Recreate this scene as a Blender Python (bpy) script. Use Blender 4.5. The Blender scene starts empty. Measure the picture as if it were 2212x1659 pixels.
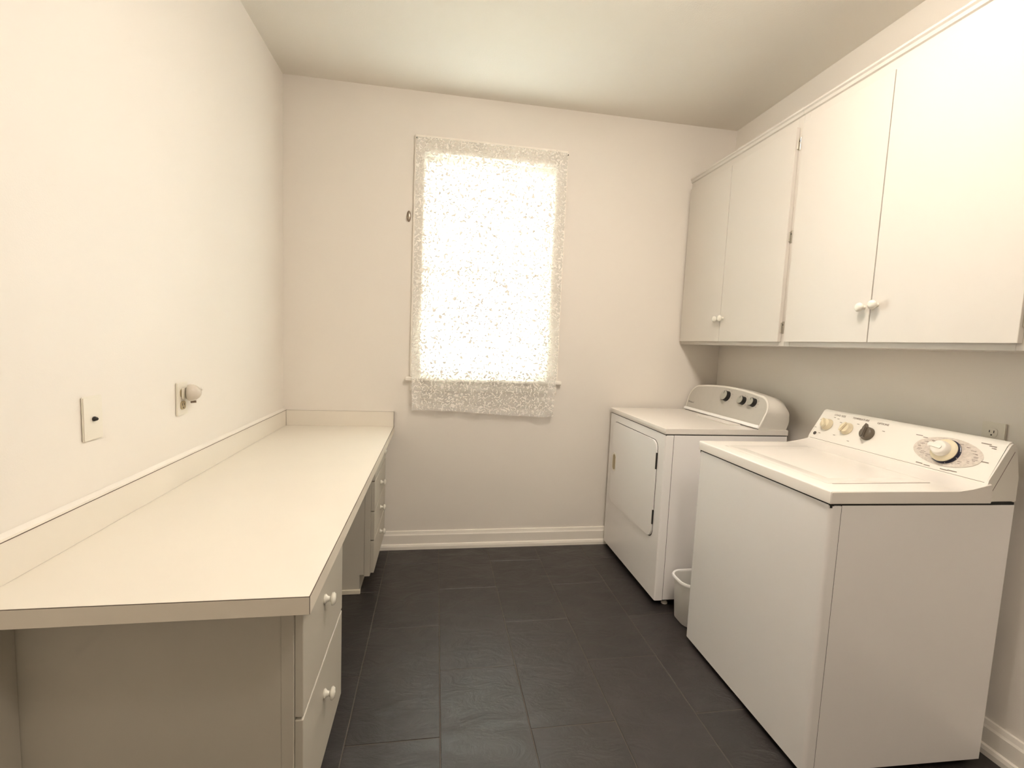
import bpy, bmesh, math, random
from mathutils import Vector, Matrix
random.seed(7)
S = bpy.context.scene
COL = S.collection
PI = math.pi

# ------------------------------------------------------------ camera, world, lights, exposure
YAW, PITCH, ROLL, FPX = .1629, -.0885, .0422, 1006.1468
cam_d = bpy.data.cameras.new('camera'); cam = bpy.data.objects.new('camera', cam_d); COL.objects.link(cam)
fw = Vector((math.sin(YAW)*math.cos(PITCH), math.cos(YAW)*math.cos(PITCH), math.sin(PITCH)))
rt = Vector((math.cos(YAW), -math.sin(YAW), 0)); up = rt.cross(fw)
rt, up = math.cos(ROLL)*rt + math.sin(ROLL)*up, -math.sin(ROLL)*rt + math.cos(ROLL)*up
cam.matrix_world = Matrix(((rt.x, up.x, -fw.x, 0), (rt.y, up.y, -fw.y, 0), (rt.z, up.z, -fw.z, 1.3136), (0, 0, 0, 1)))
cam_d.sensor_fit = 'HORIZONTAL'; cam_d.sensor_width = 36; cam_d.lens = FPX/2212*36; cam_d.clip_start = .02
S.camera = cam
S.view_settings.view_transform = 'Standard'; S.view_settings.look = 'None'
S.view_settings.gamma = 1; S.view_settings.use_curve_mapping = False
S.view_settings.exposure = 2.09

LAMP_P, LAMP_E, SKY_E = ((.74, 1.20), (.74, .05)), (24.5, 13.0), 17.5  # second lamp is an added fill for the washer's near side
w = bpy.data.worlds.new('daylight'); S.world = w; w.use_nodes = True
nt = w.node_tree; nt.nodes.clear()
out = nt.nodes.new('ShaderNodeOutputWorld'); bg = nt.nodes.new('ShaderNodeBackground')
tc = nt.nodes.new('ShaderNodeTexCoord'); sx = nt.nodes.new('ShaderNodeSeparateXYZ'); cr = nt.nodes.new('ShaderNodeValToRGB')
mr = nt.nodes.new('ShaderNodeMapRange'); mr.inputs[1].default_value = -1; mr.inputs[2].default_value = 1
e = cr.color_ramp.elements; e[0].position = .40; e[0].color = (.15, .15, .125, 1); e[1].position = .54; e[1].color = (.86, .93, 1, 1)
nt.links.new(tc.outputs['Generated'], sx.inputs[0]); nt.links.new(sx.outputs['Z'], mr.inputs[0]); nt.links.new(mr.outputs[0], cr.inputs[0])
nt.links.new(cr.outputs[0], bg.inputs[0]); bg.inputs[1].default_value = SKY_E
nt.links.new(bg.outputs[0], out.inputs[0])
pd = bpy.data.lights.new('window_portal', 'AREA'); pd.shape = 'RECTANGLE'; pd.size = .8; pd.size_y = 1.3
po = bpy.data.objects.new('window_portal', pd); COL.objects.link(po); po.location = (.295, 3.03, 1.75); po.rotation_euler = (-PI/2, 0, 0)
pd.cycles.is_portal = True

# ------------------------------------------------------------ helpers
ORG = {}
def org(o):
    return ORG.get(o.name, Vector((0, 0, 0))) if o else Vector((0, 0, 0))
def link(name, me, parent=None, loc=None):
    o = bpy.data.objects.new(name, me); COL.objects.link(o)
    if parent: o.parent = parent
    p = org(parent); L_ = Vector(loc) if loc is not None else p.copy()
    o.location = L_ - p; ORG[o.name] = L_
    return o
def obj(name, bm, mat, parent=None, loc=None, smooth=None):
    """bm in world coordinates; origin at loc (or at the parent's origin)"""
    me = bpy.data.meshes.new(name)
    o_ = Vector(loc) if loc is not None else org(parent)
    bmesh.ops.translate(bm, verts=bm.verts, vec=-o_)
    bmesh.ops.recalc_face_normals(bm, faces=bm.faces)
    bm.to_mesh(me); bm.free()
    for m in (mat if isinstance(mat, (list, tuple)) else [mat]): me.materials.append(m)
    if smooth:
        for p in me.polygons: p.use_smooth = True
        me.set_sharp_from_angle(angle=math.radians(smooth))
    return link(name, me, parent, loc if loc is not None else None)
def thing(name, label, cat, loc, group=None):
    o = link(name, None, None, loc); o.empty_display_size = .05
    o['label'] = label; o['category'] = cat
    if group: o['group'] = group
    return o
def tag(o, label, cat, group=None):
    o['label'] = label; o['category'] = cat
    if group: o['group'] = group
    return o
def struct(o, label=None):
    o['kind'] = 'structure'
    if label: o['label'] = label
    return o
def part(name, src, parent, loc):
    """another piece sharing the mesh of src"""
    o = src.copy(); o.name = name; COL.objects.link(o); o.parent = parent
    o.location = Vector(loc) - org(parent); ORG[o.name] = Vector(loc)
    return o
def box(bm, x0, x1, y0, y1, z0, z1, bev=0, seg=2, edges=None):
    vs = [bm.verts.new(p) for p in ((x0,y0,z0),(x1,y0,z0),(x1,y1,z0),(x0,y1,z0),(x0,y0,z1),(x1,y0,z1),(x1,y1,z1),(x0,y1,z1))]
    fs = [bm.faces.new([vs[i] for i in f]) for f in ((0,3,2,1),(4,5,6,7),(0,1,5,4),(1,2,6,5),(2,3,7,6),(3,0,4,7))]
    if bev:
        es = {e for f in fs for e in f.edges}
        if edges: es = {e for e in es if edges(e)}
        bmesh.ops.bevel(bm, geom=list(es), offset=bev, segments=seg, affect='EDGES', profile=.5, clamp_overlap=True)
    return bm
def nb(): return bmesh.new()
def bx(*a, **k): return box(nb(), *a, **k)
def prism(bm, pts, axis, a, b, bev=0, seg=2):
    """pts: 2D outline in the other two axes (in xyz order), extruded along axis from a to b"""
    def P(u, v, t):
        return {'x': (t, u, v), 'y': (u, t, v), 'z': (u, v, t)}[axis]
    A = [bm.verts.new(P(u, v, a)) for u, v in pts]; B_ = [bm.verts.new(P(u, v, b)) for u, v in pts]
    n = len(pts); fa = bm.faces.new(A); fb = bm.faces.new(B_[::-1])
    for i in range(n): bm.faces.new((A[i], B_[i], B_[(i+1) % n], A[(i+1) % n]))
    if bev:
        bmesh.ops.bevel(bm, geom=list(set(fa.edges) | set(fb.edges)), offset=bev, segments=seg, affect='EDGES', clamp_overlap=True)
    return bm
def rrect(x0, x1, y0, y1, r, n=6):
    o = []
    for cx, cy, a in ((x1-r, y1-r, 0), (x0+r, y1-r, 90), (x0+r, y0+r, 180), (x1-r, y0+r, 270)):
        for i in range(n+1):
            t = math.radians(a + 90*i/n); o.append((cx + r*math.cos(t), cy + r*math.sin(t)))
    return o
def frect(x0, x1, y0, y1, r, n=4):
    """outline rounded only at the front (x0) corners"""
    o = [(x1, y1)]
    for cx, cy, a in ((x0+r, y1-r, 90), (x0+r, y0+r, 180)):
        for i in range(n+1):
            t = math.radians(a + 90*i/n); o.append((cx + r*math.cos(t), cy + r*math.sin(t)))
    return o + [(x1, y0)]
def lathe(bm, prof, pos, axis, n=24, sq=(1, 1)):
    """prof: list of (radius, height along axis) from pos"""
    ax = Vector(axis).normalized(); t = Vector((0, 0, 1)) if abs(ax.z) < .9 else Vector((1, 0, 0))
    u = ax.cross(t).normalized(); v = ax.cross(u).normalized(); pos = Vector(pos); rings = []
    for r, h in prof:
        if r < 1e-6: rings.append([bm.verts.new(pos + ax*h)])
        else: rings.append([bm.verts.new(pos + ax*h + u*r*sq[0]*math.cos(2*PI*i/n) + v*r*sq[1]*math.sin(2*PI*i/n)) for i in range(n)])
    for a, b in zip(rings, rings[1:]):
        for i in range(n):
            j = (i+1) % n
            if len(a) == 1 and len(b) == 1: continue
            if len(a) == 1: bm.faces.new((a[0], b[i], b[j]))
            elif len(b) == 1: bm.faces.new((a[i], a[j], b[0]))
            else: bm.faces.new((a[i], a[j], b[j], b[i]))
    for ring in (rings[0], rings[-1]):
        if len(ring) > 1: bm.faces.new(ring)
    return bm
def tube(bm, pts, r, n=8):
    pts = [Vector(p) for p in pts]; rings = []
    for i, p in enumerate(pts):
        d = (pts[min(i+1, len(pts)-1)] - pts[max(i-1, 0)]).normalized()
        t = Vector((0, 0, 1)) if abs(d.z) < .9 else Vector((0, 1, 0))
        u = d.cross(t).normalized(); v = d.cross(u)
        rings.append([bm.verts.new(p + u*r*math.cos(2*PI*k/n) + v*r*math.sin(2*PI*k/n)) for k in range(n)])
    for a, b in zip(rings, rings[1:]):
        for k in range(n): bm.faces.new((a[k], a[(k+1) % n], b[(k+1) % n], b[k]))
    bm.faces.new(rings[0]); bm.faces.new(rings[-1])
    return bm
def text_bm(txt, size, M, depth=.0003):
    cu = bpy.data.curves.new('t', 'FONT'); cu.body = txt; cu.size = size; cu.extrude = depth; cu.align_x = 'CENTER'; cu.align_y = 'CENTER'
    cu.resolution_u = 3
    to = bpy.data.objects.new('t', cu); COL.objects.link(to); bpy.context.view_layer.update()
    me = bpy.data.meshes.new_from_object(to.evaluated_get(bpy.context.evaluated_depsgraph_get()))
    bpy.data.objects.remove(to); bpy.data.curves.remove(cu)
    bm = nb(); bm.from_mesh(me); bpy.data.meshes.remove(me)
    bmesh.ops.transform(bm, matrix=M, verts=bm.verts)
    return bm

# ------------------------------------------------------------ materials
def mat(name, col, rough=.5, spec=.5, metal=0, bump=None, var=None, coat=0, rand=0):
    m = bpy.data.materials.new(name); m.use_nodes = True; n = m.node_tree; b = n.nodes['Principled BSDF']
    b.inputs['Base Color'].default_value = (*col, 1); b.inputs['Roughness'].default_value = rough
    b.inputs['Specular IOR Level'].default_value = spec; b.inputs['Metallic'].default_value = metal
    b.inputs['Coat Weight'].default_value = coat
    tcn = n.nodes.new('ShaderNodeTexCoord')
    if bump:
        sc, st, di = bump
        no = n.nodes.new('ShaderNodeTexNoise'); no.inputs['Scale'].default_value = sc; no.inputs['Detail'].default_value = 4
        bu = n.nodes.new('ShaderNodeBump'); bu.inputs['Strength'].default_value = st; bu.inputs['Distance'].default_value = di
        n.links.new(tcn.outputs['Object'], no.inputs['Vector']); n.links.new(no.outputs[0], bu.inputs['Height']); n.links.new(bu.outputs[0], b.inputs['Normal'])
    if var or rand:
        sc, am = var or (3, 0)
        no2 = n.nodes.new('ShaderNodeTexNoise'); no2.inputs['Scale'].default_value = sc; no2.inputs['Detail'].default_value = 6
        n.links.new(tcn.outputs['Object'], no2.inputs['Vector'])
        rmp = n.nodes.new('ShaderNodeMapRange'); rmp.inputs[1].default_value = .25; rmp.inputs[2].default_value = .75
        rmp.inputs[3].default_value = 1-am; rmp.inputs[4].default_value = 1+am
        n.links.new(no2.outputs[0], rmp.inputs[0])
        hs = n.nodes.new('ShaderNodeHueSaturation'); hs.inputs['Color'].default_value = (*col, 1)
        if rand:
            oi = n.nodes.new('ShaderNodeObjectInfo'); r2 = n.nodes.new('ShaderNodeMapRange')
            r2.inputs[3].default_value = 1-rand; r2.inputs[4].default_value = 1+rand; n.links.new(oi.outputs['Random'], r2.inputs[0])
            mu = n.nodes.new('ShaderNodeMath'); mu.operation = 'MULTIPLY'; n.links.new(rmp.outputs[0], mu.inputs[0]); n.links.new(r2.outputs[0], mu.inputs[1])
            n.links.new(mu.outputs[0], hs.inputs['Value'])
        else: n.links.new(rmp.outputs[0], hs.inputs['Value'])
        n.links.new(hs.outputs[0], b.inputs['Base Color'])
    return m
M = {}
M['wall'] = mat('wall_paint', (.84, .79, .722), .65, .3, bump=(260, .12, .002), var=(1.2, .012))
M['ceil'] = mat('ceiling_paint', (.87, .825, .75), .85, .15, bump=(180, .2, .003), var=(1.5, .01))
M['trim'] = mat('trim_gloss_paint', (.90, .85, .77), .35, .45)
M['cab'] = mat('cabinet_paint', (.67, .625, .565), .42, .4, bump=(90, .05, .001), var=(2, .01))
M['desk'] = mat('desk_paint', (.56, .52, .44), .45, .4, bump=(120, .05, .001), var=(2, .02))
M['lam'] = mat('counter_laminate', (.82, .765, .675), .38, .45, var=(5, .012))
M['lam_edge'] = mat('counter_edge_laminate', (.78, .71, .60), .42, .4, var=(9, .03))
M['seam'] = mat('laminate_seam', (.10, .07, .05), .6)
M['app'] = mat('appliance_enamel', (.91, .88, .86), .26, .5, bump=(700, .04, .0005), coat=.15)
M['app_top'] = mat('appliance_top_enamel', (.84, .79, .73), .22, .5, bump=(400, .05, .0005), coat=.3)
M['plas'] = mat('white_plastic', (.80, .76, .69), .32, .5)
M['gap'] = mat('dark_gap', (.02, .018, .015), .8)
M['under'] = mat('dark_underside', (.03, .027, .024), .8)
M['panel_grey'] = mat('silver_grey_panel', (.50, .47, .42), .38, .5, var=(30, .02))
M['knob_face'] = mat('satin_knob_face', (.42, .41, .36), .35, .5, .3)
M['knob_black'] = mat('black_plastic', (.012, .011, .010), .35)
M['knob_beige'] = mat('beige_plastic', (.72, .63, .45), .4)
M['knob_bronze'] = mat('bronze_brown_plastic', (.13, .105, .075), .38)
M['navy'] = mat('navy_plastic', (.008, .008, .035), .3)
M['print'] = mat('grey_print', (.62, .55, .48), .5, var=(120, .15))
M['ink'] = mat('printed_ink', (.25, .20, .17), .5)
M['ink_dark'] = mat('dark_printed_ink', (.08, .07, .06), .5)
M['china'] = mat('white_china_knob', (.80, .77, .68), .25, .5, coat=.3)
M['steel'] = mat('hinge_steel', (.55, .52, .45), .35, .5, .9)
M['nail'] = mat('nail_black', (.01, .01, .01), .5)
M['bin'] = mat('bin_plastic', (.86, .84, .80), .4)
M['rim'] = mat('bin_rim_plastic', (.96, .94, .92), .3)
M['grout'] = mat('floor_grout', (.125, .105, .088), .9, bump=(300, .3, .002))
M['plate'] = mat('ivory_plate', (.82, .77, .67), .35)
M['socket'] = mat('tan_socket', (.42, .34, .20), .4)
M['shade'] = mat('translucent_grey_shade', (.62, .56, .48), .3)
M['bronze'] = mat('aged_metal', (.30, .24, .19), .3, .5, .8)
M['wood_dark'] = mat('plinth_paint', (.78, .72, .58), .5)

def tile_mat():
    m = mat('slate_tile', (.0215, .0165, .0162), .46, .85, rand=.16, var=(9, .26))
    n = m.node_tree; b = n.nodes['Principled BSDF']; g = n.nodes.new('ShaderNodeNewGeometry')
    mp = n.nodes.new('ShaderNodeMapping'); mp.inputs['Rotation'].default_value = (0, 0, .5); mp.inputs['Scale'].default_value = (1, 1.9, 1)
    a = n.nodes.new('ShaderNodeTexNoise'); a.inputs['Scale'].default_value = 7; a.inputs['Detail'].default_value = 8; a.inputs['Roughness'].default_value = .62; a.inputs['Distortion'].default_value = .8
    n.links.new(g.outputs['Position'], mp.inputs[0]); n.links.new(mp.outputs[0], a.inputs['Vector'])
    bu = n.nodes.new('ShaderNodeBump'); bu.inputs['Strength'].default_value = .75; bu.inputs['Distance'].default_value = .007
    n.links.new(a.outputs[0], bu.inputs['Height']); n.links.new(bu.outputs[0], b.inputs['Normal'])
    r = n.nodes.new('ShaderNodeMapRange'); r.inputs[1].default_value = .3; r.inputs[2].default_value = .7; r.inputs[3].default_value = .32; r.inputs[4].default_value = .48
    n.links.new(a.outputs[0], r.inputs[0]); n.links.new(r.outputs[0], b.inputs['Roughness'])
    return m
M['tile'] = tile_mat()

def mix_mat(name, build):
    m = bpy.data.materials.new(name); m.use_nodes = True; n = m.node_tree; n.nodes.clear()
    o = n.nodes.new('ShaderNodeOutputMaterial'); n.links.new(build(n), o.inputs[0]); return m
def glass_b(n):
    t = n.nodes.new('ShaderNodeBsdfTransparent'); t.inputs[0].default_value = (.93, .96, .95, 1)
    g = n.nodes.new('ShaderNodeBsdfGlossy'); g.inputs['Roughness'].default_value = .02
    f = n.nodes.new('ShaderNodeFresnel'); f.inputs[0].default_value = 1.45
    mx = n.nodes.new('ShaderNodeMixShader'); n.links.new(f.outputs[0], mx.inputs[0]); n.links.new(t.outputs[0], mx.inputs[1]); n.links.new(g.outputs[0], mx.inputs[2])
    return mx.outputs[0]
M['glass'] = mix_mat('window_glass', glass_b)
def slat_b(n):
    d = n.nodes.new('ShaderNodeBsdfDiffuse'); d.inputs[0].default_value = (.85, .84, .80, 1)
    t = n.nodes.new('ShaderNodeBsdfTranslucent'); t.inputs[0].default_value = (.80, .78, .72, 1)
    mx = n.nodes.new('ShaderNodeMixShader'); mx.inputs[0].default_value = .4; n.links.new(d.outputs[0], mx.inputs[1]); n.links.new(t.outputs[0], mx.inputs[2])
    return mx.outputs[0]
M['slat'] = mix_mat('blind_vinyl', slat_b)
def lace_b(n):
    L = n.links
    tcn = n.nodes.new('ShaderNodeTexCoord')
    nz = n.nodes.new('ShaderNodeTexNoise'); nz.inputs['Scale'].default_value = 22; nz.inputs['Detail'].default_value = 2
    L.new(tcn.outputs['UV'], nz.inputs['Vector'])
    vm = n.nodes.new('ShaderNodeVectorMath'); vm.operation = 'MULTIPLY_ADD'; vm.inputs[1].default_value = (.05, .05, 0)
    L.new(nz.outputs['Color'], vm.inputs[0]); L.new(tcn.outputs['UV'], vm.inputs[2])
    vo = n.nodes.new('ShaderNodeTexVoronoi'); vo.feature = 'DISTANCE_TO_EDGE'; vo.inputs['Scale'].default_value = 46
    L.new(vm.outputs[0], vo.inputs['Vector'])
    st = n.nodes.new('ShaderNodeMapRange'); st.inputs[1].default_value = .135; st.inputs[2].default_value = .155; st.inputs[3].default_value = 1; st.inputs[4].default_value = 0
    L.new(vo.outputs['Distance'], st.inputs[0])
    v2 = n.nodes.new('ShaderNodeTexNoise'); v2.inputs['Scale'].default_value = 70; v2.inputs['Detail'].default_value = 1; L.new(vm.outputs[0], v2.inputs['Vector'])
    s2 = n.nodes.new('ShaderNodeMapRange'); s2.inputs[1].default_value = .50; s2.inputs[2].default_value = .53; s2.inputs[3].default_value = 0; s2.inputs[4].default_value = 1
    L.new(v2.outputs[0], s2.inputs[0])
    mo = n.nodes.new('ShaderNodeMath'); mo.operation = 'MULTIPLY'; L.new(st.outputs[0], mo.inputs[0]); L.new(s2.outputs[0], mo.inputs[1])
    # denser scalloped border woven along the sides and the hem
    sp = n.nodes.new('ShaderNodeSeparateXYZ'); L.new(tcn.outputs['UV'], sp.inputs[0])
    def band(src, lo, hi):
        r = n.nodes.new('ShaderNodeMapRange'); r.inputs[1].default_value = lo; r.inputs[2].default_value = hi; r.inputs[3].default_value = .5; r.inputs[4].default_value = 0
        L.new(src, r.inputs[0]); return r.outputs[0]
    mx1 = n.nodes.new('ShaderNodeMath'); mx1.operation = 'SUBTRACT'; mx1.inputs[0].default_value = .9; L.new(sp.outputs[0], mx1.inputs[1])
    bsum = n.nodes.new('ShaderNodeMath'); bsum.operation = 'MAXIMUM'; L.new(band(sp.outputs[0], .045, .055), bsum.inputs[0]); L.new(band(mx1.outputs[0], .045, .055), bsum.inputs[1])
    bs2 = n.nodes.new('ShaderNodeMath'); bs2.operation = 'MAXIMUM'; L.new(bsum.outputs[0], bs2.inputs[0]); L.new(band(sp.outputs[1], .035, .05), bs2.inputs[1])
    bs3 = n.nodes.new('ShaderNodeMath'); bs3.operation = 'MULTIPLY'; L.new(bs2.outputs[0], bs3.inputs[0]); bs3.inputs[1].default_value = .55
    tot = n.nodes.new('ShaderNodeMath'); tot.operation = 'MAXIMUM'; L.new(mo.outputs[0], tot.inputs[0]); L.new(bs3.outputs[0], tot.inputs[1])
    al = n.nodes.new('ShaderNodeMapRange'); al.inputs[3].default_value = .30; al.inputs[4].default_value = 1.0; L.new(tot.outputs[0], al.inputs[0])
    d = n.nodes.new('ShaderNodeBsdfDiffuse'); d.inputs[0].default_value = (.93, .90, .84, 1)
    t = n.nodes.new('ShaderNodeBsdfTranslucent'); t.inputs[0].default_value = (.55, .53, .49, 1)
    m1 = n.nodes.new('ShaderNodeMixShader'); m1.inputs[0].default_value = .012; L.new(d.outputs[0], m1.inputs[1]); L.new(t.outputs[0], m1.inputs[2])
    tr = n.nodes.new('ShaderNodeBsdfTransparent'); mx = n.nodes.new('ShaderNodeMixShader')
    L.new(al.outputs[0], mx.inputs[0]); L.new(tr.outputs[0], mx.inputs[1]); L.new(m1.outputs[0], mx.inputs[2])
    return mx.outputs[0]
M['lace'] = mix_mat('cotton_lace', lace_b)
def lamp_mat(power):
    def b(n):
        e_ = n.nodes.new('ShaderNodeEmission'); e_.inputs[0].default_value = (1, .895, .785, 1); e_.inputs[1].default_value = power; return e_.outputs[0]
    return mix_mat('lit_frosted_dome', b)

# ------------------------------------------------------------ room shell
L, R, B, C, FR = -.8795, 1.8798, 2.8865, 2.7373, -1.7
WX0, WX1, WZ0, WZ1 = -.10, .69, 1.085, 2.40
T = .14
fl = struct(obj('floor', bx(L-T, R+T, FR-T, B+T, -.06, -.0022), M['grout']), 'dark slate-look tiled floor')
struct(obj('ceiling', bx(L-T, R+T, FR-T, B+T, C, C+.1), M['ceil']))
struct(obj('wall_left', bx(L-T, L, FR-T, B+T, -.06, C), M['wall']))
struct(obj('wall_right', bx(R, R+T, FR-T, B+T, -.06, C), M['wall']))
struct(obj('wall_front', bx(L, R, FR-T, FR, -.06, C), M['wall']))
bm = nb()
box(bm, L, WX0, B, B+T, -.06, C); box(bm, WX1, R, B, B+T, -.06, C)
box(bm, WX0, WX1, B, B+T, -.06, WZ0); box(bm, WX0, WX1, B, B+T, WZ1, C)
bmesh.ops.remove_doubles(bm, verts=bm.verts, dist=1e-5)
struct(obj('wall_back', bm, M['wall']))

# floor tiles: 12 x 24 inch slate-look planks laid with half offsets
CW, TL, G = .3063, .6135, .0035
proto = {}
def tile(x0, x1, y0, y1):
    w_, h_ = round(x1-x0, 4), round(y1-y0, 4)
    c = ((x0+x1)/2, (y0+y1)/2, 0)
    if (w_, h_) in proto: part('tile', proto[(w_, h_)], fl, c)
    else:
        b_ = bx(x0+G/2, x1-G/2, y0+G/2, y1-G/2, -.01, 0, bev=.0012, seg=1, edges=lambda e: all(v.co.z > -.001 for v in e.verts))
        proto[(w_, h_)] = obj('tile', b_, M['tile'], fl, c)
for i in range(-3, 8):
    x0, x1 = .0465 + CW*i, .0465 + CW*(i+1)
    x0c, x1c = max(x0, L), min(x1, R)
    if x1c - x0c < .01: continue
    off = 1.447 if i % 2 else 1.765
    off += 0
    for k in range(-7, 4):
        y0, y1 = off + TL*k, off + TL*(k+1)
        y0c, y1c = max(y0, FR), min(y1, B)
        if y1c - y0c < .01: continue
        tile(x0c, x1c, y0c, y1c)

# baseboards with bevelled cap and shoe moulding
def base_profile(s=1):
    return [(0, 0), (.026*s, 0), (.026*s, .018), (.022*s, .030), (.015*s, .034), (.015*s, .088), (.011*s, .096), (.007*s, .112), (0, .114)]
bb = prism(nb(), [(B-p[0], p[1]) for p in base_profile()], 'x', L+.53, R)
struct(obj('baseboard_back', bb, M['trim']))
bb = prism(nb(), [(R-p[0], p[1]) for p in base_profile()], 'y', FR, B-.027)
struct(obj('baseboard_right', bb, M['trim']))
bb = prism(nb(), [(L+p[0], p[1]) for p in base_profile()], 'y', FR, 1.03)
struct(obj('baseboard_left', bb, M['trim']))

# window: casing, stool, apron, jamb, two sashes, panes
win = struct(link('window_1', None, None, (.295, B, WZ0)))
CX0, CX1, CZ1 = -.157, .763, 2.492
def casing(x0, x1, z0, z1, name='casing'):
    b_ = bx(x0, x1, B-.017, B, z0, z1, bev=.004, seg=2); return obj(name, b_, M['trim'], win)
casing(CX0, WX0+.004, 1.083, CZ1); casing(WX1-.004, CX1, 1.083, CZ1); casing(WX0+.004, WX1-.004, WZ1-.004, CZ1)
obj('stool', bx(-.182, .787, B-.034, B+.07, 1.058, 1.082, bev=.006, seg=3), M['trim'], win)
obj('apron', bx(-.155, .762, B-.014, B, 1.0, 1.058, bev=.003), M['trim'], win)
bm = nb(); box(bm, WX0, WX0+.012, B+.001, B+.13, 1.083, WZ1); box(bm, WX1-.012, WX1, B+.001, B+.13, 1.083, WZ1)
box(bm, WX0+.012, WX1-.012, B+.001, B+.13, WZ1-.012, WZ1)
obj('jamb', bm, M['trim'], win)
for nm, z0, z1, yy in (('lower_sash', 1.083, 1.76, B+.075), ('upper_sash', 1.72, WZ1-.012, B+.102)):
    bm = nb(); a0, a1 = WX0+.013, WX1-.013
    box(bm, a0, a0+.04, yy, yy+.025, z0, z1, .003); box(bm, a1-.04, a1, yy, yy+.025, z0, z1, .003)
    box(bm, a0+.04, a1-.04, yy, yy+.025, z0, z0+.045, .003); box(bm, a0+.04, a1-.04, yy, yy+.025, z1-.04, z1, .003)
    s = obj(nm, bm, M['trim'], win)
    obj('pane', bx(a0+.04, a1-.04, yy+.010, yy+.014, z0+.045, z1-.04), M['glass'], s)

# ------------------------------------------------------------ upper cabinets on the right wall
FC = 1.5764                      # plane of the door fronts
ZB, ZD0, ZD1, ZT = 1.350, 1.370, 2.335, 2.392
def knob_bm(p, ax, s=1):
    return lathe(nb(), [(0, 0), (.008*s, 0), (.0075*s, .004*s), (.0065*s, .010*s), (.010*s, .014*s), (.0165*s, .018*s), (.0175*s, .023*s), (.014*s, .029*s), (.007*s, .032*s), (0, .0325*s)], p, ax, 20)
def desk_knob_bm(p, ax, s=1):
    return lathe(nb(), [(0, 0), (.013*s, 0), (.0135*s, .003*s), (.008*s, .008*s), (.0065*s, .014*s), (.010*s, .018*s), (.0165*s, .020*s), (.0175*s, .024*s), (.013*s, .029*s), (0, .031*s)], p, ax, 20)
def upper(y0, y1, label, doors, stiles, hinges_y, knobs):
    t = thing('wall_cabinet', label, 'cabinet', (R-.14, (y0+y1)/2, ZB), 'white cabinets hung over the laundry machines')
    fx = FC+.019
    bm = nb(); box(bm, fx+.018, R-.001, y0+.001, y1-.001, ZB, ZT); obj('body', bm, M['cab'], t)
    bm = nb()
    for a, b_ in stiles: box(bm, fx, fx+.018, a, b_, ZB, ZT, .0012, 1)
    ys = sorted(stiles); box(bm, fx+.0005, fx+.018, ys[0][1], ys[-1][0], ZB, ZD0+.025); box(bm, fx+.0005, fx+.018, ys[0][1], ys[-1][0], ZD1-.012, ZT)
    obj('face_frame', bm, M['cab'], t)
    obj('top_moulding', prism(nb(), [(fx-.0, ZT-.012), (fx-.006, ZT-.008), (fx-.008, ZT+.004), (fx-.014, ZT+.010), (fx-.014, ZT+.018), (fx+.02, ZT+.018), (fx+.02, ZT-.012)], 'y', y0+.0003, y1-.0003), M['cab'], t)
    for (a, b_), hy, (ky, kz) in zip(doors, hinges_y, knobs):
        d = obj('door', bx(FC, fx-.0005, a, b_, ZD0, ZD1, bev=.0015, seg=2), M['cab'], t)
        obj('knob', knob_bm((FC, ky, kz), (-1, 0, 0)), M['china'], d, smooth=50)
        if hy is not None:
            for hz in (2.262, 1.852, 1.437):
                s_ = 1 if hy > (a+b_)/2 else -1
                bm = nb(); box(bm, fx-.003, fx, hy-.011 if s_ < 0 else hy-.001, hy+.001 if s_ < 0 else hy+.011, hz-.028, hz+.028, .0008, 1)
                lathe(bm, [(0, -.022), (.0042, -.022), (.0042, .022), (0, .022)], (fx-.006, hy, hz), (0, 0, 1), 10)
                h_ = obj('hinge', bm, M['steel'], d)
                obj('hinge_screw', lathe(nb(), [(.0028, 0), (.0028, .0008), (0, .0012)], (fx-.003, hy-.006*(-s_ if s_ < 0 else -1) if False else (hy-.006 if s_ < 0 else hy+.006), hz+.012), (-1, 0, 0), 8), M['knob_black'], h_)
    return t
upper(1.951, 2.885, 'white two-door wall cabinet in the corner above the dryer, farthest from camera',
      [(2.4405, 2.866), (1.971, 2.4365)], [(1.951, 1.985), (2.851, 2.885)], [None, 1.970], [(2.462, 1.497), (2.413, 1.499)])
upper(1.031, 1.950, 'white two-door wall cabinet directly above the washing machine with two white knobs',
      [(1.5105, 1.932), (1.051, 1.5065)], [(1.031, 1.066), (1.915, 1.950)], [1.933, 1.050], [(1.535, 1.500), (1.482, 1.506)])
upper(.10, 1.030, 'white wall cabinet at the right edge of the photo, only its hinge side showing',
      [(.5665, 1.011), (.12, .5625)], [(.10, .135), (.995, 1.030)], [1.012, None], [(.59, 1.5), (.54, 1.5)])

# ------------------------------------------------------------ desk: counter and two drawer units
E_, N_, ZK = -.2426, .9645, .7769
ct = thing('countertop', 'long cream laminate desk counter with low backsplash along the left wall', 'counter', (-.56, 1.93, .739))
obj('slab', bx(L+.001, E_-.0012, N_+.0012, B-.001, .7385, ZK-.0008), M['lam_edge'], ct)
obj('laminate_top', bx(L+.001, E_-.0022, N_+.0022, B-.001, ZK-.0008, ZK), M['lam'], ct)
obj('front_edge_strip', bx(E_-.0012, E_, N_+.0012, B-.001, .7385, ZK-.0012), M['lam_edge'], ct)
obj('end_edge_strip', bx(L+.001, E_-.0012, N_, N_+.0012, .7385, ZK-.0012), M['lam_edge'], ct)
bm = nb(); box(bm, E_-.0021, E_-.0003, N_+.0006, B-.001, ZK-.0012, ZK-.0003); box(bm, L+.001, E_-.0021, N_+.0003, N_+.0021, ZK-.0012, ZK-.0003)
box(bm, E_-.0011, E_-.0002, N_+.0002, N_+.0011, .7387, ZK-.0012)
obj('edge_seam', bm, M['seam'], ct)
obj('side_backsplash', bx(L+.001, L+.0215, N_, B-.001, ZK, .867, bev=.0012, seg=1), M['lam'], ct)
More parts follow.
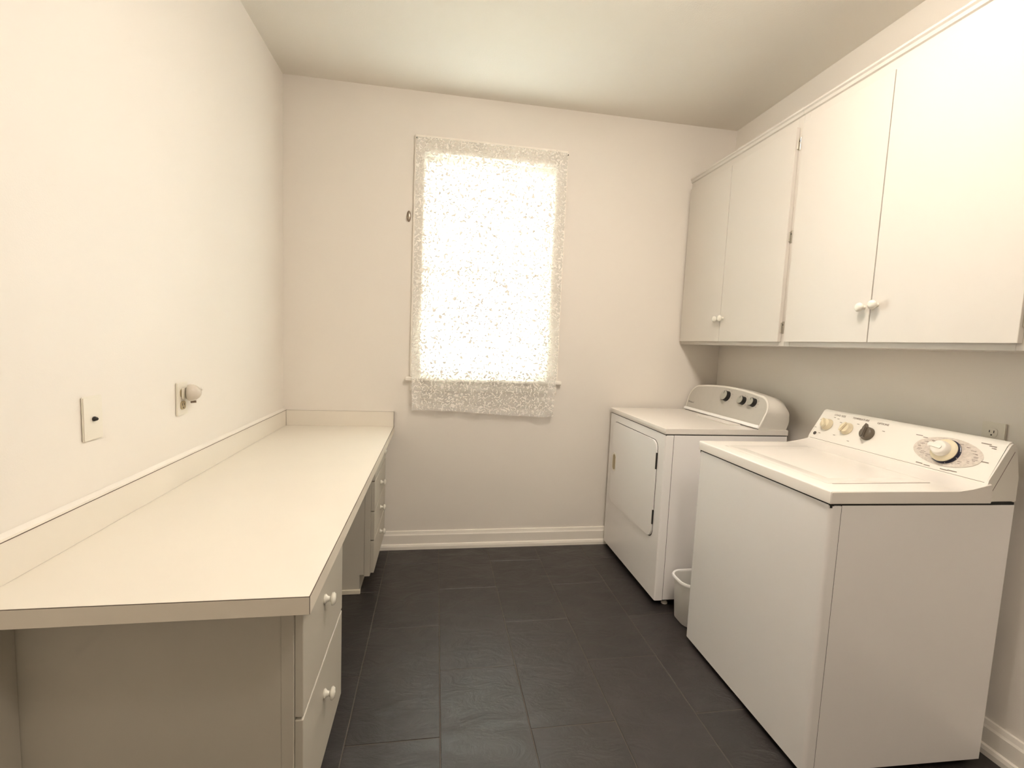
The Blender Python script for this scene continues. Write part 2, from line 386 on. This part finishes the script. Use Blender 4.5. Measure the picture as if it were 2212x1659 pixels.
obj('rear_backsplash', bx(L+.0225, E_-.002, B-.0195, B-.001, ZK, .867, bev=.0012, seg=1), M['lam'], ct)
obj('backsplash_seam', bx(L+.0205, L+.0222, N_+.002, B-.001, .8655, .8668), M['seam'], ct)
bm = nb(); box(bm, E_-.0019, E_-.0012, B-.0200, B-.001, ZK, .867); box(bm, L+.0225, E_-.002, B-.0198, B-.0188, .8667, .8674); box(bm, L+.0216, L+.0224, B-.0203, B-.019, ZK, .867)
obj('corner_seam', bm, M['ink'], ct)
bm = nb(); prism(bm, [(L+.001, .867), (L+.010, .867), (L+.001, .876)], 'y', N_, B-.001); obj('caulk_bead', bm, M['wall'], ct)

XF = -.288
def drawer_unit(y0, y1, label, drawers, toe_y0, knob_y):
    t = thing('drawer_cabinet', label, 'cabinet', ((L+XF)/2, (y0+y1)/2, 0), 'painted drawer units under the desk counter')
    obj('body', bx(L+.002, XF-.049, y0+.002, y1, .098, .7375), M['desk'], t)
    bm = nb(); box(bm, XF-.049, XF-.0195, y0, y0+.022, .09, .7375, .002, 1); box(bm, XF-.049, XF-.0195, y1-.022, y1, .09, .7375, .002, 1)
    box(bm, XF-.049, XF-.0195, y0+.022, y1-.022, .09, .115); box(bm, XF-.049, XF-.0195, y0+.022, y1-.022, .70, .7375)
    obj('face_frame', bm, M['desk'], t)
    obj('scribe_strip', bx(L+.001, L+.014, y0-.050, y0+.001, .0, .7375), M['desk'], t) if y0 < 2 else None
    obj('plinth', bx(L+.002, -.358, toe_y0, y1, 0, .098), M['desk'], t)
    obj('shoe_moulding', bx(L+.03, -.352, toe_y0-.010, toe_y0-.0003, 0, .024, bev=.003), M['wood_dark'], t)
    for z0, z1, kz in drawers:
        d = obj('drawer_front', bx(XF-.019, XF, y0+.003, y1-.003, z0, z1, bev=.002, seg=2), M['desk'], t)
        obj('drawer_box', bx(XF-.40, XF-.0195, y0+.03, y1-.03, z0+.02, z1-.04), M['wood_dark'], d) if False else None
        obj('knob', desk_knob_bm((XF, knob_y, kz), (1, 0, 0)), M['china'], d, smooth=50)
    return t
drawer_unit(1.085, 1.548, 'greige two-drawer base cabinet at the near end of the desk counter', [(.411, .728, .583), (.107, .403, .302)], 1.115, 1.298)
drawer_unit(2.37, 2.862, 'greige four-drawer base cabinet under the desk against the window wall', [(.589, .722, .684), (.433, .583, .508), (.281, .427, .364), (.107, .275, .225)], 2.3722, 2.62)

# ------------------------------------------------------------ dryer (far) and washer (near)
def slant(p0, d_up, nrm):
    """matrix: x -> -y world (to the camera's right), y -> up the slanted panel, z -> out of it"""
    X = Vector((0, -1, 0)); Y = Vector(d_up).normalized(); Z = Vector(nrm).normalized()
    return Matrix(((X.x, Y.x, Z.x, p0[0]), (X.y, Y.y, Z.y, p0[1]), (X.z, Y.z, Z.z, p0[2]), (0, 0, 0, 1)))
def plate2d(pts, M_, t0, t1, bev=0):
    b_ = nb(); prism(b_, pts, 'z', t0, t1, bev); bmesh.ops.transform(b_, matrix=M_, verts=b_.verts); return b_

# dryer
DX, D0, D1, DZ = 1.128, 2.116, 2.853, .921
dr = thing('dryer', 'white front-loading dryer with grey curved console, beside the window wall', 'dryer', (1.46, 2.485, 0))
obj('side_panels', bx(DX+.0455, 1.80, D0+.0005, D1-.0005, .036, .8895, bev=.001), M['app'], dr)
# front panel wraps round the corners, with an opening shape for the door recess
obj('front_panel', prism(nb(), frect(DX, DX+.043, D0, D1, .008, 4), 'z', .034, .8895, .0012), M['app'], dr, smooth=40)
obj('seam', bx(DX+.040, DX+.047, D0+.0012, D1-.0012, .038, .888), M['gap'], dr)
obj('top_gap', bx(DX+.002, 1.797, D0+.0015, D1-.0015, .886, .897), M['gap'], dr)
top = prism(nb(), [(DX-.002, .8945), (DX-.003, .896), (DX-.003, .914), (DX-.002, .921), (DX+.006, .923), (1.62, .923), (1.800, .923), (1.804, .918), (1.804, .8942)], 'y', D0-.001, D1+.002, .002, 2)
obj('top', top, M['app_top'], dr, smooth=50)
obj('lint_screen_lid', prism(nb(), rrect(1.555, 1.630, 2.25, 2.56, .01, 4), 'z', .922, .9265, .0015), M['app_top'], dr)
# door: rounded slab standing 2 mm proud in a dark reveal
y0, y1, z0, z1 = 2.185, 2.785, .332, .848
obj('door_reveal', prism(nb(), rrect(y0, y1, z0, z1, .045), 'x', DX-.0008, DX+.004), M['gap'], dr)
dd = obj('door', prism(nb(), rrect(y0+.003, y1-.003, z0+.003, z1-.003, .043), 'x', DX-.007, DX+.002, .003), M['app'], dr, smooth=50)
bm = nb(); prism(bm, rrect(2.703, 2.766, .535, .655, .026), 'x', DX-.0085, DX-.004, .0015)
obj('handle_rim', bm, M['plas'], dd)
obj('handle_recess', prism(nb(), rrect(2.712, 2.752, .547, .643, .018), 'x', DX-.0092, DX-.006), M['socket'], dd)
for a, b_ in ((.70, .785), (.41, .485)):
    obj('hinge', bx(DX-.0075, DX-.0005, y0-.001, y0+.006, a, b_), M['knob_black'], dd)
# near-black box under the body, stands in for the shade there
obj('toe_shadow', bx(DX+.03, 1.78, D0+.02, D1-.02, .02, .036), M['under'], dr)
for fx_, fy in ((DX+.075, D0+.035), (DX+.075, D1-.035), (1.76, D0+.035), (1.76, D1-.035)):
    obj('foot', lathe(nb(), [(0, 0), (.016, 0), (.016, .008), (.009, .010), (.009, .036), (0, .036)], (fx_, fy, 0), (0, 0, 1), 14), M['plas'], dr)
# console: arched outline in the slanted panel plane, extruded back
P0 = Vector((1.642, (D0+D1)/2, .9235)); UP = Vector((.062, 0, .178)).normalized(); NR = Vector((-UP.z, 0, UP.x))
MD = slant(P0, UP, NR)
hw, hh = .374, .196
def arch(hw, hh, r, n=12, s0=0.0, crown=.02, side=.012):
    pts = [(-hw+side, s0), (hw-side, s0), (hw-side*.3, s0+(hh-r)*.5)]
    pts.append((hw, hh-r-crown))
    for i in range(1, n+1):
        t = PI/2*i/n; pts.append((hw-r+r*math.cos(t), hh-r-crown+r*math.sin(t)))
    for i in range(1, 8):
        u_ = i/8; x = (hw-r)*(1-2*u_); pts.append((x, hh-crown+crown*(1-(x/(hw-r))**2)))
    for i in range(0, n):
        t = PI/2 + PI/2*i/n; pts.append((-hw+r+r*math.cos(t), hh-r-crown+r*math.sin(t)))
    pts.append((-hw, hh-r-crown)); pts.append((-hw+side*.3, s0+(hh-r)*.5))
    return pts
outl = arch(hw, hh, .085)
bm = nb(); rings = []
rear = [(0.0, 1.0, 1.0), (.030, 1.0, 1.0), (.065, 1.0, .97), (.100, .998, .89), (.130, .995, .76), (.155, .993, .55)]
for dx, sw, sh in rear:
    ring = []
    for (u_, v_) in outl:
        p = MD @ Vector((u_*sw, v_*sh, 0)); zf = .9235
        z_ = zf + (p.z - zf)
        ring.append(bm.verts.new((min(p.x + dx, 1.80), p.y, z_)))
    rings.append(ring)
n = len(outl)
for a, b_ in zip(rings, rings[1:]):
    for i in range(n): bm.faces.new((a[i], a[(i+1) % n], b_[(i+1) % n], b_[i]))
bm.faces.new(rings[0]); bm.faces.new(rings[-1])
cons = obj('console', bm, M['plas'], dr, smooth=45)
# white trim rim, grey panel, white lip
rim_o = arch(hw, hh, .085); obj('console_trim', plate2d(rim_o, MD, -.001, .006, .002), M['plas'], cons, smooth=45)
gp = arch(hw-.010, hh-.010, .077, s0=.020, side=.010); obj('control_panel', plate2d(gp, MD, .005, .0072), M['panel_grey'], cons)
obj('console_lip', plate2d(rrect(-hw+.010, hw-.010, .001, .018, .004, 3), MD, .006, .014, .002), M['rim'], cons)
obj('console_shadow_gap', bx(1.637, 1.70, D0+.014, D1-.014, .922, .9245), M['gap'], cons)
for (yy, zz, r_) in ((2.470, 1.052, .030), (2.318, 1.045, .023), (2.232, 1.046, .023)):
    u_ = P0.y - yy; v_ = (zz - P0.z)/UP.z
    p = MD @ Vector((u_, v_, .0072))
    k = obj('dial', lathe(nb(), [(0, 0), (r_*1.06, 0), (r_*1.02, .004), (r_*.97, .022), (r_*.9, .023), (0, .023)], p, NR, 28), M['knob_black'], dr, smooth=40)
    q = MD @ Vector((u_, v_, .0072+.0232))
    obj('dial_cap', lathe(nb(), [(r_*.93, 0), (r_*.90, .0015), (r_*.5, .0022), (0, .0025)], q, NR, 28), M['knob_face'], k)
    obj('pointer', plate2d([(-.001, r_*.3), (.001, r_*.3), (.001, r_*.85), (-.001, r_*.85)], MD @ Matrix.Translation((u_, v_, .0072+.0250)), 0, .0012), M['ink_dark'], k)
    bm = nb()
    for j in range(9):
        t = math.radians(-130 + 260*j/8 + 90)
        c_, s_ = math.cos(t), math.sin(t); rr = r_*1.42
        tmp = plate2d([(-.0045, -.0009), (.0045, -.0009), (.0045, .0009), (-.0045, .0009)], MD @ Matrix.Translation((u_+rr*1.15*c_, v_+rr*s_, .0071)), 0, .0005)
        me_ = bpy.data.meshes.new('x'); tmp.to_mesh(me_); tmp.free(); bm.from_mesh(me_); bpy.data.meshes.remove(me_)
    obj('dial_markings', bm, M['ink'], cons)['kind'] = 'stuff'
obj('lettering', text_bm('Whirlpool', .016, MD @ Matrix.Translation((-.318, .055, .0073))), M['ink_dark'], cons)

# washer (footprint very slightly skewed towards the wall as in the photo)
WX, W0, W1, WZ = 1.1555, 1.163, 1.857, .916
SK = -.020
def sk(bm):
    for v in bm.verts:
        v.co.y += SK*(v.co.x - WX)/.62*(1 if v.co.y < 1.5 else .3)
    return bm
wa = thing('washing_machine', 'white top-loading washing machine nearest the camera with cream console knobs', 'washer', (1.47, 1.5, 0))
obj('cabinet_body', sk(bx(WX+.0373, 1.790, W0+.0005, W1-.0005, .020, .8755, bev=.001)), M['app'], wa)
obj('front_panel', sk(prism(nb(), frect(WX, WX+.035, W0, W1, .012, 4), 'z', .018, .8755, .0015)), M['app'], wa, smooth=40)
obj('seam', sk(bx(WX+.032, WX+.040, W0+.0012, W1-.0012, .03, .872)), M['gap'], wa)
obj('top_gap', sk(bx(WX+.002, 1.788, W0+.0015, W1-.0015, .868, .884)), M['gap'], wa)
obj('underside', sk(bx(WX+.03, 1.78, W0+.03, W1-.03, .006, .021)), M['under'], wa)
for fx_, fy in ((WX+.06, W0+.05), (WX+.06, W1-.05), (1.74, W0+.03), (1.74, W1-.05)):
    obj('foot', lathe(nb(), [(0, 0), (.018, 0), (.018, .007), (.008, .009), (.008, .03), (0, .03)], (fx_, fy, 0), (0, 0, 1), 14), M['knob_black'], wa)
deck = prism(nb(), [(WX-.005, .882), (WX-.005, .915), (WX-.004, .9178), (WX-.002, .919), (1.58, .919), (1.63, .924), (1.672, .936), (1.692, .943), (1.70, .936), (1.70, .8815), (WX-.003, .8815)], 'y', W0-.003, W1+.003, .0022, 2)
dk = obj('deck', sk(deck), M['app_top'], wa, smooth=50)
# lid: slab with a shallow dished centre
bm = nb(); lx0, lx1, ly0, ly1 = 1.210, 1.60, 1.238, 1.765
NX, NY = 44, 56; g = []
for i in range(NX+1):
    row = []
    for j in range(NY+1):
        u_, v_ = i/NX, j/NY
        x = lx0 + (lx1-lx0)*u_; y = ly0 + (ly1-ly0)*v_
        d = min(x-lx0, lx1-x, y-ly0, ly1-y)
        z = .9215 if d > .004 else .9195
        s_ = min(1, max(0, (d-.012)/.13)); z -= .009*s_*s_*(3-2*s_)
        row.append(bm.verts.new((x, y, z)))
    g.append(row)
for i in range(NX):
    for j in range(NY): bm.faces.new((g[i][j], g[i+1][j], g[i+1][j+1], g[i][j+1]))
# skirt
edge = [g[i][0] for i in range(NX+1)] + [g[NX][j] for j in range(1, NY+1)] + [g[i][NY] for i in range(NX-1, -1, -1)] + [g[0][j] for j in range(NY-1, 0, -1)]
low = [bm.verts.new((v.co.x, v.co.y, .905)) for v in edge]
for i in range(len(edge)): bm.faces.new((edge[i], edge[(i+1) % len(edge)], low[(i+1) % len(low)], low[i]))
lid = obj('lid', bm, M['app_top'], wa, smooth=60)
obj('lid_hinge_groove', bx(1.225, 1.60, ly0-.0035, ly0-.0005, .9185, .9196), M['ink'], dk)
# console
cp = [(1.628, .8815), (1.650, .905), (1.672, .930), (1.6835, .942), (1.690, .950), (1.745, 1.060), (1.752, 1.069), (1.762, 1.073), (1.778, 1.064), (1.785, 1.045), (1.797, .96), (1.803, .8815)]
co = obj('console', prism(nb(), cp, 'y', 1.147, 1.853, .005, 3), M['plas'], wa, smooth=50)
ecp = [(1.668, .905), (1.694, .948), (1.752, 1.055), (1.766, 1.052), (1.700, .935), (1.686, .905)]
obj('end_cap_line', prism(nb(), [(1.700, .915), (1.7015, .915), (1.770, 1.043), (1.7685, 1.043)], 'y', 1.1462, 1.1475), M['ink'], co)
obj('console_gap', bx(1.6846, 1.6872, 1.158, 1.845, .9405, .9446), M['ink'], co)
UPW = Vector((.064, 0, .127)).normalized(); NW = Vector((-UPW.z, 0, UPW.x))
PW = Vector((1.6885, 1.50, .947)); MW = slant(PW, UPW, NW)
def wp(yy, zz, o_=0): return MW @ Matrix.Translation((PW.y-yy, (zz-PW.z)/UPW.z, o_))
SURF = .0012
for (yy, zz) in ((1.793, 1.010), (1.693, 1.010)):
    m_ = wp(yy, zz, SURF); p = m_.translation
    k = obj('knob', lathe(nb(), [(0, 0), (.027, 0), (.027, .003), (.0235, .006), (.021, .018), (.018, .020), (0, .0205)], p, NW, 26), M['knob_beige'], wa, smooth=40)
    ang = .6 if yy > 1.75 else -.35
    obj('grip', plate2d(rrect(-.007, .007, -.022, .022, .006, 3), m_ @ Matrix.Rotation(ang, 4, 'Z'), .014, .029, .003), M['knob_beige'], k, smooth=50)
m_ = wp(1.595, 1.008, SURF); p = m_.translation
k = obj('selector_knob', lathe(nb(), [(0, 0), (.028, 0), (.028, .004), (.0245, .016), (.020, .019), (0, .020)], p, NW, 26), M['knob_bronze'], wa, smooth=40); k['label'] = 'dark bronze pointer knob'
obj('grip', plate2d([(-.007, -.024), (.007, -.024), (.008, .018), (0, .036), (-.008, .018)], m_ @ Matrix.Rotation(.15, 4, 'Z'), .010, .030, .003), M['knob_bronze'], k)
# cycle dial: printed oval, navy ring, cream skirt, raised pointer grip
m_ = wp(1.300, 1.006, SURF); p = m_.translation
ov = []
for i in range(40):
    t = 2*PI*i/40; c_, s_ = math.cos(t), math.sin(t)
    ov.append((.108*math.copysign(abs(c_)**1.12, c_), .052*math.copysign(abs(s_)**.95, s_)))
obj('dial_print', plate2d(ov, m_, -.0002, .0003), M['print'], co)
k = obj('cycle_dial', lathe(nb(), [(0, 0), (.044, 0), (.044, .003), (.0415, .004), (.0415, .012), (0, .012)], p, NW, 40), M['navy'], wa, smooth=40)
obj('dial_skirt', lathe(nb(), [(.0405, .009), (.041, .014), (.036, .019), (.028, .021), (0, .021)], p, NW, 40), M['knob_beige'], k, smooth=40)
obj('dial_grip', lathe(nb(), [(.027, .019), (.0265, .030), (.024, .040), (.020, .043), (0, .0435)], p, NW, 30), M['plas'], k, smooth=50)
obj('grip', plate2d(rrect(-.034, .016, -.009, .009, .008, 4), m_ @ Matrix.Rotation(-.12, 4, 'Z'), .030, .046, .003), M['plas'], k, smooth=50)
bm = nb()
for a in (-.35, .25, -1.2):
    tmp = plate2d([(.0412, -.0007), (.0442, -.0007), (.0442, .0007), (.0412, .0007)], m_ @ Matrix.Rotation(a, 4, 'Z'), .002, .0045)
    me_ = bpy.data.meshes.new('x'); tmp.to_mesh(me_); tmp.free(); bm.from_mesh(me_); bpy.data.meshes.remove(me_)
obj('dial_tick', bm, M['plas'], k)['kind'] = 'stuff'
def merge(items):
    bm = nb()
    for tmp in items:
        me_ = bpy.data.meshes.new('x'); tmp.to_mesh(me_); tmp.free(); bm.from_mesh(me_); bpy.data.meshes.remove(me_)
    return bm
marks = []
rnd = random.Random(3)
for j in range(22):                                     # illegible fine print round the dial
    t = 2*PI*j/22; a = .060+.030*abs(math.cos(t)); b_ = .040
    for q in (0, 1):
        x, y = a*math.cos(t)+rnd.uniform(-.004, .004), (b_-.005*q)*math.sin(t)+.003*q
        if abs(x) < .045 and abs(y) < .036: continue
        wd = rnd.uniform(.003, .008)
        marks.append(plate2d([(x-wd, y-.0008), (x+wd, y-.0008), (x+wd, y+.0008), (x-wd, y+.0008)], m_, .0002, .0006))
for (x, y, wd) in ((-.062, -.060, .011), (-.035, -.0625, .010), (.02, -.062, .012), (.045, -.060, .014), (.116, -.006, .010), (-.108, .040, .012), (-.085, .036, .008), (.095, .055, .014), (.115, .050, .010), (.120, .044, .006)):
    marks.append(plate2d([(x-wd, y-.0012), (x+wd, y-.0012), (x+wd, y+.0012), (x-wd, y+.0012)], m_, -.0002, .0004))
for (yy, zz) in ((1.835, 1.025), (1.845, .990), (1.775, 1.045), (1.755, 1.042), (1.81, .970), (1.735, 1.03), (1.655, 1.037), (1.735, .975), (1.54, 1.030), (1.66, .965)):
    marks.append(plate2d([(-.005, -.001), (.005, -.001), (.005, .001), (-.005, .001)], wp(yy, zz, SURF), -.0002, .0004))
obj('fine_print', merge(marks), M['ink'], co)['kind'] = 'stuff'
for txt, yy, zz, sz in (('LOAD SIZE', 1.755, 1.056, .0115), ('TEMPERATURE', 1.655, 1.057, .0115), ('OPTIONS', 1.556, 1.055, .0115)):
    obj('lettering', text_bm(txt, sz, wp(yy, zz, SURF)), M['ink'], co)
m2 = wp(1.832, .965, SURF)
obj('badge', lathe(nb(), [(0, 0), (.008, 0), (.008, .001), (.0055, .0012), (.0055, .0005), (0, .0005)], m2.translation, NW, 20), M['ink_dark'], co)

# ------------------------------------------------------------ waste bin between the machines
bc = (1.303, 1.990)
wb = thing('waste_bin', 'small white plastic waste bin standing between dryer and washing machine', 'bin', (bc[0], bc[1], 0))
def ring_at(hx, hy, r, z, bm, n=8): return [bm.verts.new((bc[0]+x, bc[1]+y, z)) for x, y in rrect(-hx, hx, -hy, hy, r, n)]
def loft(spec, cap0=True, cap1=True):
    bm = nb(); rs = [ring_at(*s_, bm) for s_ in spec]; n = len(rs[0])
    for a, b_ in zip(rs, rs[1:]):
        for i in range(n): bm.faces.new((a[i], a[(i+1) % n], b_[(i+1) % n], b_[i]))
    if cap0: bm.faces.new(rs[0])
    if cap1: bm.faces.new(rs[-1])
    return bm
obj('bin_body', loft([(.108, .066, .045, .002), (.112, .070, .048, .006), (.127, .079, .055, .212), (.124, .076, .053, .212), (.110, .067, .045, .010)]), M['bin'], wb, smooth=50)
bm = nb(); rs = [ring_at(*s_, bm) for s_ in [(.126, .078, .055, .207), (.135, .0835, .06, .207), (.137, .085, .06, .214), (.134, .083, .06, .2205), (.128, .080, .056, .221), (.1245, .0765, .054, .218), (.1245, .0765, .054, .208)]]
n = len(rs[0])
for a, b_ in zip(rs, rs[1:] + rs[:1]):
    for i in range(n): bm.faces.new((a[i], a[(i+1) % n], b_[(i+1) % n], b_[i]))
obj('bin_rim', bm, M['rim'], wb, smooth=50)

# ------------------------------------------------------------ blind and lace curtain at the window
bl = thing('window_blind', 'white horizontal mini blind lowered inside the window behind the lace', 'blind', (.295, B+.035, 2.37))
obj('headrail', bx(WX0+.014, WX1-.014, B+.022, B+.050, 2.362, 2.387, bev=.002), M['slat'], bl)
obj('bottom_rail', bx(WX0+.018, WX1-.018, B+.026, B+.046, 1.087, 1.099, bev=.003), M['slat'], bl)
def slat_bm(zc):
    bm = nb(); W_ = .0125; rows = []
    for s_ in range(5):
        t = -1 + s_/2; a = math.radians(38)
        off = .0018*(1-t*t)
        dy, dz = t*W_*math.cos(a) - off*math.sin(a), -t*W_*math.sin(a) + off*math.cos(a)
        rows.append([bm.verts.new((x, B+.036+dy, zc+dz)) for x in (WX0+.018, WX1-.018)])
    for a, b_ in zip(rows, rows[1:]): bm.faces.new((a[0], a[1], b_[1], b_[0]))
    return bm
z = 2.352; first = None
while z > 1.108:
    if first is None: first = obj('slat', slat_bm(z), M['slat'], bl, (.295, B+.036, z), smooth=60)
    else: part('slat', first, bl, (.295, B+.036, z))
    z -= .0212
for x in (.05, .54):
    obj('ladder_cord', tube(nb(), [(x, B+.0245, 2.365), (x, B+.0245, 1.095)], .0006, 5), M['slat'], bl)
obj('tilt_wand', tube(nb(), [(-.030, B+.014, 2.375), (-.030, B+.012, 2.2), (-.030, B+.010, 1.99), (-.040, B+.009, 1.85), (-.062, B+.008, 1.68), (-.078, B+.009, 1.60), (-.080, B+.010, 1.50)], .0022, 8), M['panel_grey'], bl)

bm = nb(); NXc, NZc = 72, 120; uvl = bm.loops.layers.uv.new('UVMap'); grid = []
for j in range(NZc+1):
    v_ = j/NZc; z = 2.478 - v_*(2.478-.868); row = []
    for i in range(NXc+1):
        u_ = i/NXc
        xl = -.147 + .004*v_ + .012*max(0, v_-.85)/.15*.6; xr = .757 - .010*v_ - .010*max(0, v_-.8)/.2
        x = xl + (xr-xl)*u_
        ed = max(0, (u_-.96)/.04); x += ed*.004*abs(math.sin(z*PI/.036)) * (1 if v_ > .12 else 0)
        ed = max(0, (.03-u_)/.03); x -= ed*.002*abs(math.sin(z*PI/.036))
        amp = .0015 + .0085*max(0, v_-.80)/.2
        y = B-.021 - .022*min(1, max(0, (v_-.55)/.3)) - .0015*v_ + amp*math.sin(u_*26+.6*math.sin(v_*6)) + .003*math.sin(u_*9+2)*v_
        y = min(y, B-.0195) if z > 1.09 else min(y, B-.037)
        if z < 1.10: y = min(y, B-.037)
        hem = (.010*math.sin(u_*5.2+.5) + .003*abs(math.sin(u_*60)))*max(0, (v_-.9)/.1) - .012*max(0, (v_-.9)/.1)*(u_-.5)
        row.append((bm.verts.new((x, y, z + hem)), (u_*.9, (1-v_)*1.61)))
    grid.append(row)
for j in range(NZc):
    for i in range(NXc):
        q = [grid[j][i], grid[j][i+1], grid[j+1][i+1], grid[j+1][i]]
        f = bm.faces.new([a[0] for a in q])
        for lp, a in zip(f.loops, q): lp[uvl].uv = a[1]
tag(obj('lace_curtain', bm, M['lace'], None, (.30, B-.03, 2.478), smooth=80), 'white floral lace curtain panel with scalloped edges hanging over the window', 'curtain')
for x, zz, lab in ((-.146, 2.468, 'small black nail holding the upper left corner of the lace curtain'), (.757, 2.463, 'small black nail holding the upper right corner of the lace curtain')):
    tag(obj('nail', lathe(nb(), [(0, -.012), (.0012, -.012), (.0012, .008), (.0036, .008), (.0036, .0095), (0, .0105)], (x, B-.018, zz), (0, -1, 0), 12), M['nail'], None, (x, B-.018, zz)), lab, 'nail', 'nails holding the curtain')
# curtain hold-back hook by the left casing
hk = thing('holdback_hook', 'small oval aged metal curtain hold-back fixed on the wall left of the window', 'hook', (-.186, B, 2.029))
obj('backplate', lathe(nb(), [(0, 0), (.020, 0), (.019, .003), (.014, .0055), (0, .006)], (-.1835, B, 2.029), (0, -1, 0), 24, (.62, 1.65)), M['bronze'], hk, smooth=50)
obj('hook', tube(nb(), [(-.184, B-.004, 2.012), (-.184, B-.018, 2.010), (-.182, B-.026, 2.020), (-.180, B-.027, 2.036), (-.180, B-.022, 2.047)], .0038, 10), M['steel'], hk, smooth=60)

# ------------------------------------------------------------ wall plates, night light, outlets
wpz = 1.0735
p1 = thing('cable_plate', 'blank cream wall plate with a black cable stub above the desk counter', 'wall plate', (L, 1.351, wpz))
obj('plate', prism(nb(), rrect(1.316, 1.386, wpz-.0575, wpz+.0575, .004, 3), 'x', L+.0002, L+.0062, .0022), M['plate'], p1)
obj('cable_stub', lathe(nb(), [(0, 0), (.0062, 0), (.0065, .003), (.0050, .005), (.0045, .008), (.002, .0105), (0, .011)], (L+.006, 1.352, 1.071), (1, 0, 0), 12), M['knob_black'], p1, smooth=40)
def receptacle(par, face, yc, zc, sgn, m_face, m_hole):
    k = obj('receptacle', prism(nb(), rrect(yc-.0165, yc+.0165, zc-.0145, zc+.0145, .010, 4), 'x', min(face, face+sgn*.002), max(face, face+sgn*.002)), m_face, par)
    bm = nb(); f = face+sgn*.002
    for (dy, h) in ((-.0065, .0045), (.0065, .0038)): box(bm, min(f, f+sgn*.0004), max(f, f+sgn*.0004), yc+dy-.0012, yc+dy+.0012, zc+.003-h, zc+.003+h)
    prism(bm, [(yc+.0026*math.cos(a*PI/4), zc-.0085+.0026*math.sin(a*PI/4)) for a in range(8)], 'x', min(f, f+sgn*.0004), max(f, f+sgn*.0004))
    obj('slots', bm, m_hole, k)
p2 = thing('wall_outlet', 'cream duplex outlet on the left wall with a night light plugged in', 'outlet', (L, 1.782, 1.070))
obj('plate', prism(nb(), rrect(1.747, 1.817, 1.0125, 1.1275, .004, 3), 'x', L+.0002, L+.0062, .0022), M['plate'], p2)
receptacle(p2, L+.0062, 1.782, 1.090, 1, M['socket'], M['knob_black']); receptacle(p2, L+.0062, 1.782, 1.047, 1, M['socket'], M['knob_black'])
nl = thing('night_light', 'plug-in night light with rounded grey shade in the left wall outlet', 'night light', (L+.01, 1.785, 1.085))
obj('plug_body', prism(nb(), rrect(1.768, 1.800, 1.068, 1.108, .008, 4), 'x', L+.0086, L+.016, .002), M['plate'], nl, smooth=40)
obj('shade', lathe(nb(), [(.022, 0), (.030, .003), (.033, .010), (.032, .019), (.027, .029), (.018, .038), (.009, .043), (0, .045)], (L+.015, 1.792, 1.090), (1, .35, .0), 26, (1.0, .92)), M['shade'], nl, smooth=60)
obj('switch_tab', tube(nb(), [(L+.020, 1.806, 1.055), (L+.036, 1.812, 1.056)], .0042, 8), M['bronze'], nl)
obj('sensor', lathe(nb(), [(0, 0), (.006, 0), (.005, .006), (0, .008)], (L+.050, 1.812, 1.102), (1, .2, .3), 12), M['plas'], nl)
p3 = thing('wall_outlet', 'white duplex outlet on the right wall behind the washing machine console', 'outlet', (R, 1.282, 1.058))
obj('plate', prism(nb(), rrect(1.247, 1.317, .998, 1.113, .004, 3), 'x', R-.0062, R-.0002, .0022), M['plate'], p3)
receptacle(p3, R-.0062, 1.285, 1.078, -1, M['plate'], M['knob_black']); receptacle(p3, R-.0062, 1.285, 1.036, -1, M['plate'], M['knob_black'])

# ------------------------------------------------------------ ceiling light just above the frame, plus an unseen second one added as fill
for (lx, ly), pw, lab in zip(LAMP_P, LAMP_E, ('round frosted flush ceiling light above the middle of the room', 'added unseen ceiling light above the camera, fill for the near side of the washer')):
    cl = thing('ceiling_light', lab, 'lamp', (lx, ly, C), 'flush ceiling lights')
    obj('lamp_base', lathe(nb(), [(0, 0), (.165, 0), (.168, .012), (.160, .022), (0, .022)], (lx, ly, C), (0, 0, -1), 32), M['steel'], cl)
    obj('lamp_dome', lathe(nb(), [(.150, .0222), (.148, .045), (.125, .075), (.085, .094), (.04, .102), (0, .104)], (lx, ly, C), (0, 0, -1), 32), lamp_mat(pw), cl, smooth=60)
